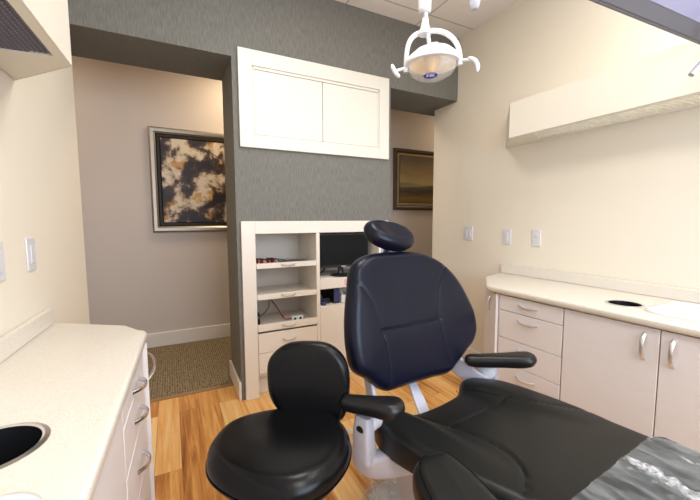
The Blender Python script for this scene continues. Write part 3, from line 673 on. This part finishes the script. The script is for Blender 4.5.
for sm in (fs, ns, cross):
    bm = B_(); tube(bm, [SW3(p.x, p.y, .0005) for p in smooth_path([(a[0], a[1], 0) for a in sm], 8)][1:-1], .0014, 6); part('piping', bm, 'leather', seat)
# leg rest
aL = R(3); LV = CF*math.cos(aL)+ZZ*math.sin(aL); LNn = CW.cross(LV); LNn = LNn if LNn.z > 0 else -LNn
LO = SO+SV*.612+SN*.006
leg_out = [(-.235, .001), (-.1, -.002), (.1, .003), (.262, .028), (.255, .10), (.240, .22), (.22, .36), (.20, .46), (.13, .52), (0, .535), (-.13, .52), (-.20, .46), (-.22, .36), (-.235, .22), (-.24, .10)]
bm, LW3, LPo = cushion(leg_out, LO, CW, LV, LNn, .09, .012, .003, rings=24, around=140)
part('leg_rest', bm, 'leather_seat', ch)
# under-structure
part('seat_frame', mk(obox, SO, CW, SV, SN, (-.215, .10, -.130), (.215, .60, -.070)), 'pale_plastic', ch, bevel=.012)
part('leg_frame', mk(obox, LO, CW, LV, LNn, (-.12, -.04, -.115), (.12, .42, -.089)), 'pale_plastic', ch, bevel=.01)
# backrest
aB = R(14); BV = -CF*math.sin(aB)+ZZ*math.cos(aB); BN = CW.cross(BV); BN = BN if BN.y < 0 else -BN; BO = Vector((.821, 1.09, .545))
c0 = .09
bo = [(-.150, .512), (-.085, .536), (.03, .541), (.15, .535), (.235, .517), (.318, .477), (.378, .425), (.421, .365), (.460, .285), (.484, .215), (.479, .135), (.440, .082), (.390, .055), (.31, .012), (.245, -.018), (.15, -.014), (.05, -.010), (-.05, -.008), (-.100, -.003), (-.14, .022), (-.178, .060), (-.232, .105), (-.242, .18), (-.236, .26), (-.220, .34), (-.202, .405), (-.182, .475)]
sl1 = [(-.202, .432), (-.160, .402), (-.128, .34), (-.106, .27), (-.09, .15), (-.092, .03)]
sl2 = [(.325, .455), (.275, .395), (.243, .33), (.228, .25), (.230, .14), (.248, .02)]
sl3 = [(-.099, .229), (.06, .222), (.227, .221)]
def bolb(u, v, d):
    s = abs(u-.075)-.185; k = min(1, max(0, (.5-v)/.15))
    sag = -.012*math.exp(-((u-.075)/.13)**2)*math.exp(-((v-.40)/.14)**2)
    return .007*k*(1/(1+math.exp(-s/.02)))+sag
bm, BW3, BP = cushion(bo, BO, CW, BV, BN, .075, .034, .006, bolb, (sl1, sl2, sl3), .0035, rings=38, around=200, back=.8)
back = part('backrest', bm, 'leather_back', ch)
for sm in (sl1, sl2, sl3):
    bm = B_(); tube(bm, [BW3(p.x, p.y, .0002) for p in smooth_path([(a[0], a[1], 0) for a in sm], 8)][1:-1], .0014, 6); part('piping', bm, 'leather', back)
part('back_shell', mk(obox, BO, CW, BV, BN, (-.12, .08, -.11), (.30, .46, -.084)), 'pale_plastic', ch, bevel=.01)
# headrest
aH = R(52); HV = -CF*math.sin(aH)+ZZ*math.cos(aH); hw = Vector((.985, .10, -.14)).normalized()
HV = (HV-hw*HV.dot(hw)).normalized(); HN = hw.cross(HV); HN = HN if HN.y < 0 else -HN
HO = BO+CW*.060+BV*.630-BN*.012
ho = [(-.135, .018), (-.118, .065), (-.06, .090), (0, .092), (.06, .088), (.112, .062), (.134, .012), (.118, -.040), (.06, -.070), (0, -.078), (-.06, -.070), (-.118, -.038)]
ho = [(a*.93, b*.93) for a, b in ho]
def dish(u, v, d): return -.014*math.exp(-(u/.06)**2-(v/.035)**2)
bm, HW3, _ = cushion(ho, HO, hw, HV, HN, .072, .032, .012, dish, rings=24, around=110, back=.9)
hr = part('headrest', bm, 'leather_back', ch)
bm = B_(); sweep(bm, [BO+CW*.05+BV*.40-BN*.093, BO+CW*.04+BV*.52-BN*.093, HO-HN*.06], ssec(.022, .006, .5, 16), up=BN); part('headrest_bar', bm, 'satin', ch)
# bars joining back and seat
def bar(name, pts, w_, h_, m, upv=ZZ, e=.35): 
    bm = B_(); sweep(bm, smooth_path(pts, 6), ssec(w_, h_, e, 20), up=upv); return part(name, bm, m, ch)
bar('recline_bar', [BO+CW*.09+BV*.10-BN*.10, BO+CW*.088+BV*.0-BN*.09, (.888, 1.12, .465), (.892, 1.05, .385), (.89, .95, .34)], .028, .005, 'pale_plastic', CF)
bar('side_bracket', [BO+CW*.30+BV*.16-BN*.09, BO+CW*.32+BV*.03-BN*.055, (1.18, 1.115, .495), (1.22, 1.06, .45), (1.16, 1.0, .385)], .045, .009, 'pale_plastic', CW)
bar('side_bracket', [BO-CW*.13+BV*.16-BN*.09, BO-CW*.15+BV*.03-BN*.06, (.655, 1.08, .47), (.640, 1.0, .42), (.70, .93, .385)], .024, .008, 'pale_plastic', CW)
# arms
def arm(hub, pad0, pad1, out, elbow, foot, sgn):
    hub, pad0, pad1, out = Vector(hub), Vector(pad0), Vector(pad1), Vector(out).normalized()
    br = part('arm_bracket', (lambda bm: (sweep(bm, smooth_path([hub+ZZ*.03+out*.016, hub+out*.016, hub-ZZ*.07+out*.016, Vector(elbow), Vector(foot)], 8), lambda t: ssec(.029+.012*t, .016+.022*t, .42, 24), up=out), bm)[1])(B_()), 'pale_plastic', ch)
    bm = B_(); lathe(bm, [(.001, .0), (.014, .001), (.015, .005), (.001, .006)], hub+out*.034-ZZ*.012, out, 24); part('pivot_cap', bm, 'black_plastic', br, label='black pivot cap')
    bm = B_(); lathe(bm, [(.033, -.045), (.036, -.040), (.036, -.028), (.033, -.026), (.033, -.018), (.036, -.016), (.036, -.004), (.032, .004)], hub, out, 36); part('hub', bm, 'white_plastic', br)
    d = (pad1-pad0); Lq = d.length; d.normalize(); s = Vector((-d.y, d.x, 0)).normalized(); u = d.cross(s); u = u if u.z > 0 else -u
    bm = B_(); sweep(bm, smooth_path([hub-out*.012-ZZ*.005, hub-out*.012+ZZ*.05, (pad0+pad1)/2-u*.030], 8), ssec(.022, .011, .6, 20), up=out); part('support', bm, 'pale_plastic', ch)
    mid_ = (pad0+pad1)/2; hl, hwid = Lq/2, .034
    o = [(-hl, 0), (-hl+.012, .026), (-hl+.05, .032), (0, .038), (hl-.045, .049), (hl-.014, .036), (hl, 0), (hl-.014, -.036), (hl-.045, -.049), (0, -.038), (-hl+.05, -.032), (-hl+.012, -.026)]
    bm, _, _ = cushion(o, mid_, d, s, u, .048, .022, .004, rings=14, around=90, back=.9); part('armrest', bm, 'rubber', ch)
arm((.566, .985, .515), (.497, 1.045, .600), (.633, .868, .625), (-.93, -.37, 0), (.566, .968, .378), (.700, .905, .392), -1)
arm((1.262, 1.085, .520), (1.145, 1.125, .594), (1.352, .920, .634), (.93, .37, 0), (1.275, 1.09, .40), (1.12, .98, .385), 1)
bm = B_(); lathe(bm, [(.001, .006), (.024, .004), (.030, 0)], Vector((1.262, 1.085, .520))+Vector((-.93, -.37, 0)).normalized()*.045, (-.93, -.37, 0), 36); part('hub_cap', bm, 'white_plastic', ch)
# lift column and floor plate
bm = B_(); sweep(bm, [(.800, .93, .40), (.805, .94, .28), (.85, .95, .15), (.90, .96, .045)], lambda t: ssec(.085+.03*t, .085+.05*t, .3, 28), up=CF); part('lift_column', bm, 'pale_plastic', ch)
FP = [(p.x, p.y) for p in [Vector((.93, .90, 0))+CW*a+CF*b for a, b in rrect(-.24, -.36, .22, .52, .14, 8)]]
part('floor_plate', mk(prism, FP, 0, .035), 'satin', ch, bevel=.012)
# plastic film on the floor plate
random.seed(3)
def crinkle(outline_fn, nu, nv, amp):
    bm = B_(); g = [[bm.verts.new(outline_fn(i/(nu-1), j/(nv-1))) for j in range(nv)] for i in range(nu)]
    for i in range(nu-1):
        for j in range(nv-1): bm.faces.new((g[i][j], g[i+1][j], g[i+1][j+1], g[i][j+1]))
    return bm
def fpf(a, b):
    th = 2*math.pi*a; r = b
    u = -.01+.245*math.copysign(abs(math.cos(th))**.75, math.cos(th))*r; v = -.16+.245*math.copysign(abs(math.sin(th))**.75, math.sin(th))*r
    h = .040+.060*abs(mathutils.noise.noise((u*9, v*14, 1)))+.012*abs(mathutils.noise.noise((u*28, v*34, 6))); 
    if b > .93: h = .003
    p = Vector((.93, .90, 0))+CW*u*(1.05 if b > .93 else 1)+CF*v*(1.03 if b > .93 else 1); return (p.x, p.y, h)
bm = crinkle(fpf, 140, 40, 0); bmesh.ops.remove_doubles(bm, verts=bm.verts[:], dist=.0005)
tag(part('plastic_cover', bm, 'base_film', ang=180), 'crumpled clear plastic sheet over the dental chair floor plate', 'plastic cover')
# clear sleeve over the leg rest
import mathutils
GLARE_PATHS = [([(.052, .022), (.043, .045), (.034, .085), (.010, .155), (-.02, .25), (-.03, .33)], .026, 1.0), ([(.16, .10), (.14, .16), (.12, .22)], .004, 4.0)]
def wr(u, v): 
    return .010*abs(mathutils.noise.noise((u*22, v*4, 3)))+.010*abs(mathutils.noise.noise((u*50, v*18, 9)))
U0, U1 = -.262, .268
def slf(a, b):
    v = .004+.022*a+.45*b; wd = 1-.14*b**2; u = (U0+(U1-U0)*a)*wd
    e = min(a, 1-a)/.07
    if e < 1: 
        h = .006-.05*(1-e)**1.5*1.0; u = (U0+(U1-U0)*a)*wd
        return LO+CW*u+LV*v+LNn*(h)
    return LO+CW*u+LV*v+LNn*(.0075+wr(u, v))
bm = crinkle(slf, 110, 110, 0)
pcv = part('plastic_cover', bm, 'film', ang=180); tag(pcv, 'clear wrinkled plastic sleeve over the chair leg rest', 'plastic cover')
def glare_strip(path, wd, seed):
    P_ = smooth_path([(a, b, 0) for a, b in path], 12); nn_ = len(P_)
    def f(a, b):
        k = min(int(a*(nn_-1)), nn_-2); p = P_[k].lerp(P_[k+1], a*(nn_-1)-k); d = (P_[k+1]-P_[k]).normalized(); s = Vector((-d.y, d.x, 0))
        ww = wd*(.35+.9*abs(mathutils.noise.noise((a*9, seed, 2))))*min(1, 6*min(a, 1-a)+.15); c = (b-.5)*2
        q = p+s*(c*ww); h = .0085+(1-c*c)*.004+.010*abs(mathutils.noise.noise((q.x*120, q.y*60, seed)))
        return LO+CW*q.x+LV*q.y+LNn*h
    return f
for pth, wd, sd_ in GLARE_PATHS:  # whitish strips stand in for glare streaks on the sleeve
    part('glare_streak', crinkle(glare_strip(pth, wd, sd_), 90, 14, 0), 'glare_film', pcv, ang=180, label='whitish ruffled strip painting glare on the plastic')

# ================================================================== OPERATOR STOOL
st = thing('operator_stool', 'round black operator stool with a rounded backrest left of the dental chair', 'stool', (.275, .98, 0))
SX, SY, SZ = .270, .992, .530
so = [(-.214, .045), (-.195, .12), (-.135, .195), (-.04, .218), (.08, .20), (.175, .145), (.222, .055), (.222, -.03), (.19, -.105), (.13, -.17), (.05, -.212), (-.03, -.212), (-.115, -.165), (-.175, -.09), (-.208, -.02)]
def dsh(u, v, d): return -.008*math.exp(-((u-.02)/.10)**2-((v-.08)/.09)**2)
so = [(a*.97, b*.97) for a, b in so]
bm, W3s, Ps = cushion(so, (SX, SY, SZ+.012), (1, 0, 0), (0, 1, 0), (0, 0, 1), .085, .045, .010, dsh, rings=28, around=150, back=.8)
sseat = part('seat', bm, 'leather', st)
bm = B_(); tube(bm, [(SX+p[0]*1.003, SY+p[1]*1.003, SZ-.042) for p in Ps[::2]], .0025, 6, closed=True); part('piping', bm, 'leather', sseat)
BWd = Vector((.87, -.5, 0)).normalized(); bnn = Vector((-.5, -.87, 0)).normalized(); rr = R(8)
bV = -bnn*math.sin(rr)+ZZ*math.cos(rr); bNn = BWd.cross(bV); bNn = bNn if bNn.y < 0 else -bNn
BOs = Vector((.405, 1.10, .515)); 
so2 = [(-.158, .13), (-.152, .195), (-.10, .243), (-.02, .256), (.065, .245), (.118, .195), (.136, .12), (.128, .03), (.105, -.015), (.04, -.03), (-.05, -.02), (-.115, .015), (-.148, .065)]
def curv(u, v, d): return .35*(u+.01)**2
bm, _, Pb = cushion(so2, BOs, BWd, bV, bNn, .060, .026, .006, curv, rings=24, around=130, back=.8)
part('backrest', bm, 'leather', st)
bm = B_(); sweep(bm, smooth_path([BOs+bV*.10-bNn*.062, BOs+bV*.0-bNn*.085, BOs-bV*.08-bNn*.06, Vector((.33, 1.05, .425)), Vector((.275, .99, .425))], 6), ssec(.022, .006, .5, 16), up=bNn); part('back_bar', bm, 'chrome', st)
bm = B_(); lathe(bm, [(.10, 0), (.10, .014)], (SX, SY, .4415), (0, 0, 1), 30); part('seat_plate', bm, 'black_plastic', st)
bm = B_(); lathe(bm, [(.030, .10), (.030, .27), (.018, .275), (.018, .44)], (SX, SY, 0), (0, 0, 1), 28); part('gas_lift', bm, 'chrome', st)
def five(st_, cx, cy, rot):
    for k in range(5):
        a = rot+2*math.pi*k/5; d = Vector((math.cos(a), math.sin(a), 0)); c = Vector((cx, cy, 0))
        bm = B_(); sweep(bm, [c+d*.01+ZZ*.115, c+d*.14+ZZ*.10, c+d*.25+ZZ*.075], lambda t: ssec(.022-.008*t, .014-.004*t, .6, 14)); lg = part('leg', bm, 'chrome', st_)
        s = Vector((-d.y, d.x, 0)); q = c+d*.25+ZZ*.027
        bm = B_(); cyl(bm, q-s*.022, q-s*.004, .026, 20); cyl(bm, q+s*.004, q+s*.022, .026, 20); cyl(bm, q-s*.004+ZZ*.02, q-s*.004+ZZ*.05, .006, 8); part('caster', bm, 'black_plastic', lg)
five(st, SX, SY, R(20))
bm = B_(); cyl(bm, (SX-.03, SY+.0, .425), (SX-.17, SY+.08, .415), .005, 10); part('height_lever', bm, 'black_plastic', st)

# ================================================================== ASSISTANT STOOL (nearest, mostly outside the frame)
st2 = thing('assistant_stool', 'padded black stool arm in the foreground beside the dental chair seat', 'stool', (.36, .10, 0))
aU = Vector((-.24, -.97, 0)).normalized(); aV = Vector((.97, -.24, 0)).normalized()
AO = Vector((.548, .50, .60))
ao = [(-.188, 0), (-.178, -.045), (-.14, -.078), (-.06, -.092), (.05, -.098), (.13, -.09), (.175, -.05), (.18, 0), (.175, .05), (.13, .075), (.05, .078), (-.06, .070), (-.14, .055), (-.178, .035)]
bm, W3a, Pa = cushion(ao, AO, aU, aV, (0, 0, 1), .095, .036, .010, rings=24, around=130, back=.9)
pad = part('torso_pad', bm, 'leather_seat', st2)
bm = B_(); tube(bm, [W3a(p[0]*.93, p[1]*.84, .0008) for p in Pa], .0022, 6, closed=True); part('piping', bm, 'leather', pad)
bm = B_(); sweep(bm, smooth_path([AO-ZZ*.09+aU*.05, AO-ZZ*.15+aU*.15, Vector((.42, .20, .40)), Vector((.36, .10, .40))], 6), ssec(.02, .008, .5, 16)); part('pad_arm', bm, 'chrome', st2)
bm, _, _ = cushion([(.19*math.cos(a), .19*math.sin(a)) for a in [2*math.pi*i/12 for i in range(12)]], (.36, .10, .50), (1, 0, 0), (0, 1, 0), (0, 0, 1), .08, .04, .008, rings=16, around=80, back=.8); part('seat', bm, 'leather', st2)
bm = B_(); lathe(bm, [(.030, .10), (.030, .27), (.018, .275), (.018, .425)], (.36, .10, 0), (0, 0, 1), 28); part('gas_lift', bm, 'chrome', st2)
five(st2, .36, .10, R(0))

# white cord on the floor behind the chair
bm = B_(); pts = []
for i in range(40):
    a = i/39*4*math.pi; pts.append((.79+.075*math.cos(a)+.02*i/39, 1.60+.06*math.sin(a), .012+.012*(i/39)+.03*abs(math.sin(a*.5))))
tube(bm, pts, .005, 8)
tag(part('electric_cord', bm, 'white_plastic'), 'white cord coiled on the wood floor behind the dental chair', 'cord')

# ================================================================== OPERATORY LIGHT
lt = thing('operatory_light', 'white overhead dental light with two handles on a pole', 'dental light', (.91, 1.135, HC))
LX = Vector((.66, -.745, -.02)).normalized(); LDn = Vector((-.10, -.14, -1)).normalized(); LDn = (LDn-LX*LDn.dot(LX)).normalized(); LY = LDn.cross(LX); LY = LY if LY.y < 0 else -LY
LC = Vector((.927, 1.109, 1.806))
def ell(prof, O, X, Y, A, ey, n=48):
    bm = B_(); rings = []
    for r, h in prof: rings.append([bm.verts.new(O+A*h+X*math.cos(2*math.pi*i/n)*r+Y*math.sin(2*math.pi*i/n)*r*ey) for i in range(n)])
    for a, b in zip(rings, rings[1:]):
        for i in range(n): bm.faces.new((a[i], a[(i+1) % n], b[(i+1) % n], b[i]))
    return bm, rings
bm, rg = ell([(.001, -.062), (.035, -.060), (.075, -.045), (.105, -.018), (.116, .002), (.113, .010), (.098, .010)], LC, LX*.92, LY*.92, LDn, .66); part('housing', bm, 'white_plastic', lt)
bm, rg = ell([(.002, -.040), (.04, -.034), (.075, -.012), (.098, .010)], LC, LX*.92, LY*.92, LDn, .66); part('reflector', bm, 'reflector', lt)
bm, rg = ell([(.0985, .010), (.097, .026), (.086, .046), (.060, .062), (.030, .068), (.001, .069)], LC, LX*.92, LY*.92, LDn, .66); part('lens', bm, 'clear', lt)
bm = B_(); lathe(bm, [(.008, -.035), (.026, -.02), (.030, .0), (.020, .030), (.015, .046)], LC+LX*(-.004), LDn, 24); blb = part('bulb_shield', bm, 'amber', lt)
nB = (LY*.80+LDn*.60).normalized(); BC = LC+LDn*.066+LY*.022
bm, rg = ell([(.001, .003), (.024, .003), (.026, .0015), (.026, -.002)], BC, LX, (LDn*.80-LY*.60).normalized(), nB, .42, 32); lg = part('badge', bm, 'logo_blue', lt, label='dark blue oval badge')
# badge lettering
fc = bpy.data.curves.new('lettering', 'FONT'); fc.body = 'A-dec'; fc.size = .013; fc.align_x = 'CENTER'; fc.align_y = 'CENTER'; fc.extrude = .0003
fo = bpy.data.objects.new('lettering_tmp', fc); COL.objects.link(fo); dg = bpy.context.evaluated_depsgraph_get(); me = bpy.data.meshes.new_from_object(fo.evaluated_get(dg)); bpy.data.objects.remove(fo)
o = bpy.data.objects.new('lettering', me); COL.objects.link(o); me.materials.append(M['white_plastic'])
n_ = nB; u_ = n_.cross(LX)
if u_.z < 0: u_ = -u_
x_ = u_.cross(n_)
Om = BC+n_*.0032-Vector((.91, 1.135, HC))
me.transform(Matrix(((x_.x, u_.x, n_.x, Om.x), (x_.y, u_.y, n_.y, Om.y), (x_.z, u_.z, n_.z, Om.z), (0, 0, 0, 1)))); o.parent = lg
# yoke, stem, pole
yk = []
for i in range(25):
    a = math.pi*i/24; c, s = math.cos(a), math.sin(a)
    yk.append(LC+LX*(-.103*math.copysign(abs(c)**.75, c)-.026*s*s)+ZZ*(-.026+.142*s**.75))
bm = B_(); sweep(bm, yk, ssec(.009, .0085, .7, 16), up=LY); part('yoke', bm, 'white_plastic', lt)
bm = B_(); lathe(bm, [(.024, 0), (.024, .012), (.016, .03), (.012, .06)], LC+ZZ*.105-LX*.030, ZZ, 24); part('yoke_collar', bm, 'white_plastic', lt)
bm = B_(); sweep(bm, [LC-LDn*.045, LC+ZZ*.070], lambda t: ssec(.024-.004*t, .020-.004*t, .7, 20), up=LY); part('tilt_mount', bm, 'white_plastic', lt)
bm = B_(); sweep(bm, [LC+ZZ*.06-LX*.012, LC+ZZ*.14-LX*.024, LC+ZZ*.195-LX*.030], rsec(.008, 14)); part('stem', bm, 'white_plastic', lt)
PT = LC+ZZ*.185-LX*.032
bm = B_(); lathe(bm, [(.001, 0), (.018, .001), (.024, .008), (.025, .05), (.025, HC-PT.z-.03)], PT, ZZ, 32); pl_ = part('pole', bm, 'white_plastic', lt)
bm = B_(); lathe(bm, [(.06, 0), (.065, -.012), (.04, -.04)], (PT.x, PT.y, HC-.0005), ZZ, 32); part('ceiling_flange', bm, 'white_plastic', lt)
for s in (-1, 1):
    a0 = LC+LX*(s*.106)+LDn*.01; a1 = LC+LX*(s*.142)+LDn*(.020 if s > 0 else .022)+LY*.01; hd = (LDn*.84+LX*.54).normalized(); ho_ = (LX*.84-LDn*.54).normalized()*s
    bm = B_(); sweep(bm, [a0, (a0+a1)/2, a1], rsec(.006, 12)); part('handle_arm', bm, 'white_plastic', lt)
    pts = [a1+ho_*((.010-.014*t*t) if s > 0 else (.003-.005*t*t))+hd*(t*.031+(.020 if s > 0 else 0))+LY*(-.004*t) for t in [-1+i/6 for i in range(13)]]
    bm = B_(); sweep(bm, pts, lambda t: rsec(.0085*(1-abs(2*t-1)**6*.6), 14)); part('handle', bm, 'white_plastic', lt)

# small white fitting hanging off the ceiling
t = thing('ceiling_hook', 'small white rod with rounded tip hanging from the ceiling beside the light', 'ceiling fitting', (1.141, 1.108, HC))
q0 = Vector((1.141, 1.108, 2.050))
bm = B_(); lathe(bm, [(.001, 0), (.012, .003), (.019, .014), (.021, .03), (.021, .10), (.014, .115), (.011, .13), (.011, HC-q0.z-.01)], q0, ZZ, 28); part('rod', bm, 'pale_plastic', t)
bm = B_(); lathe(bm, [(.045, 0), (.045, -.01), (.03, -.016)], (q0.x, q0.y, HC-.0005), ZZ, 28); part('mounting_disc', bm, 'white_plastic', t)

# ================================================================== CEILING MONITOR
mt = thing('ceiling_monitor', 'large grey screen on a ceiling arm cut off at the top right', 'monitor', (1.5, .60, HC))
e0, e1 = Vector((1.173, .689, 1.88)), Vector((1.870, .655, 1.88)); MX = (e1-e0).normalized(); tl = R(48)
MV = (Vector((0, -math.cos(tl), 0))+ZZ*math.sin(tl)); MV = (MV-MX*MV.dot(MX)).normalized(); MN = MX.cross(MV); MN = MN if MN.z < 0 else -MN
part('housing', mk(obox, e0, MX, MV, MN, (-.02, 0, -.045), (.745, .40, 0)), 'grey_plastic', mt, bevel=.006)
part('bezel', mk(obox, e0, MX, MV, MN, (-.012, .010, 0), (.737, .390, .004)), 'grey_plastic', mt, bevel=.003)
part('screen_panel', mk(obox, e0, MX, MV, MN, (.02, .055, .0035), (.705, .345, .006)), 'screen_grey', mt, bevel=.001)
cM = e0+MX*.34+MV*.20-MN*.045
bm = B_(); sweep(bm, [cM, cM-MN*.10, cM-MN*.12+ZZ*.1, Vector((cM.x, cM.y, HC-.01))-MN*0], rsec(.022, 18)) if False else cyl(bm, cM+MN*.002, (cM.x, cM.y, HC-.001), .022); part('ceiling_arm', bm, 'pale_plastic', mt)
bm = B_(); sweep(bm, smooth_path([(1.711, 0.613, 1.721), (1.729, 0.599, 1.752), (1.766, 0.575, 1.808), (1.776, 0.561, 1.918)], 6), lambda t: ssec(.014-.004*(1-t)**3, .009, .7, 14)); part('grip_handle', bm, 'pale_plastic', mt)
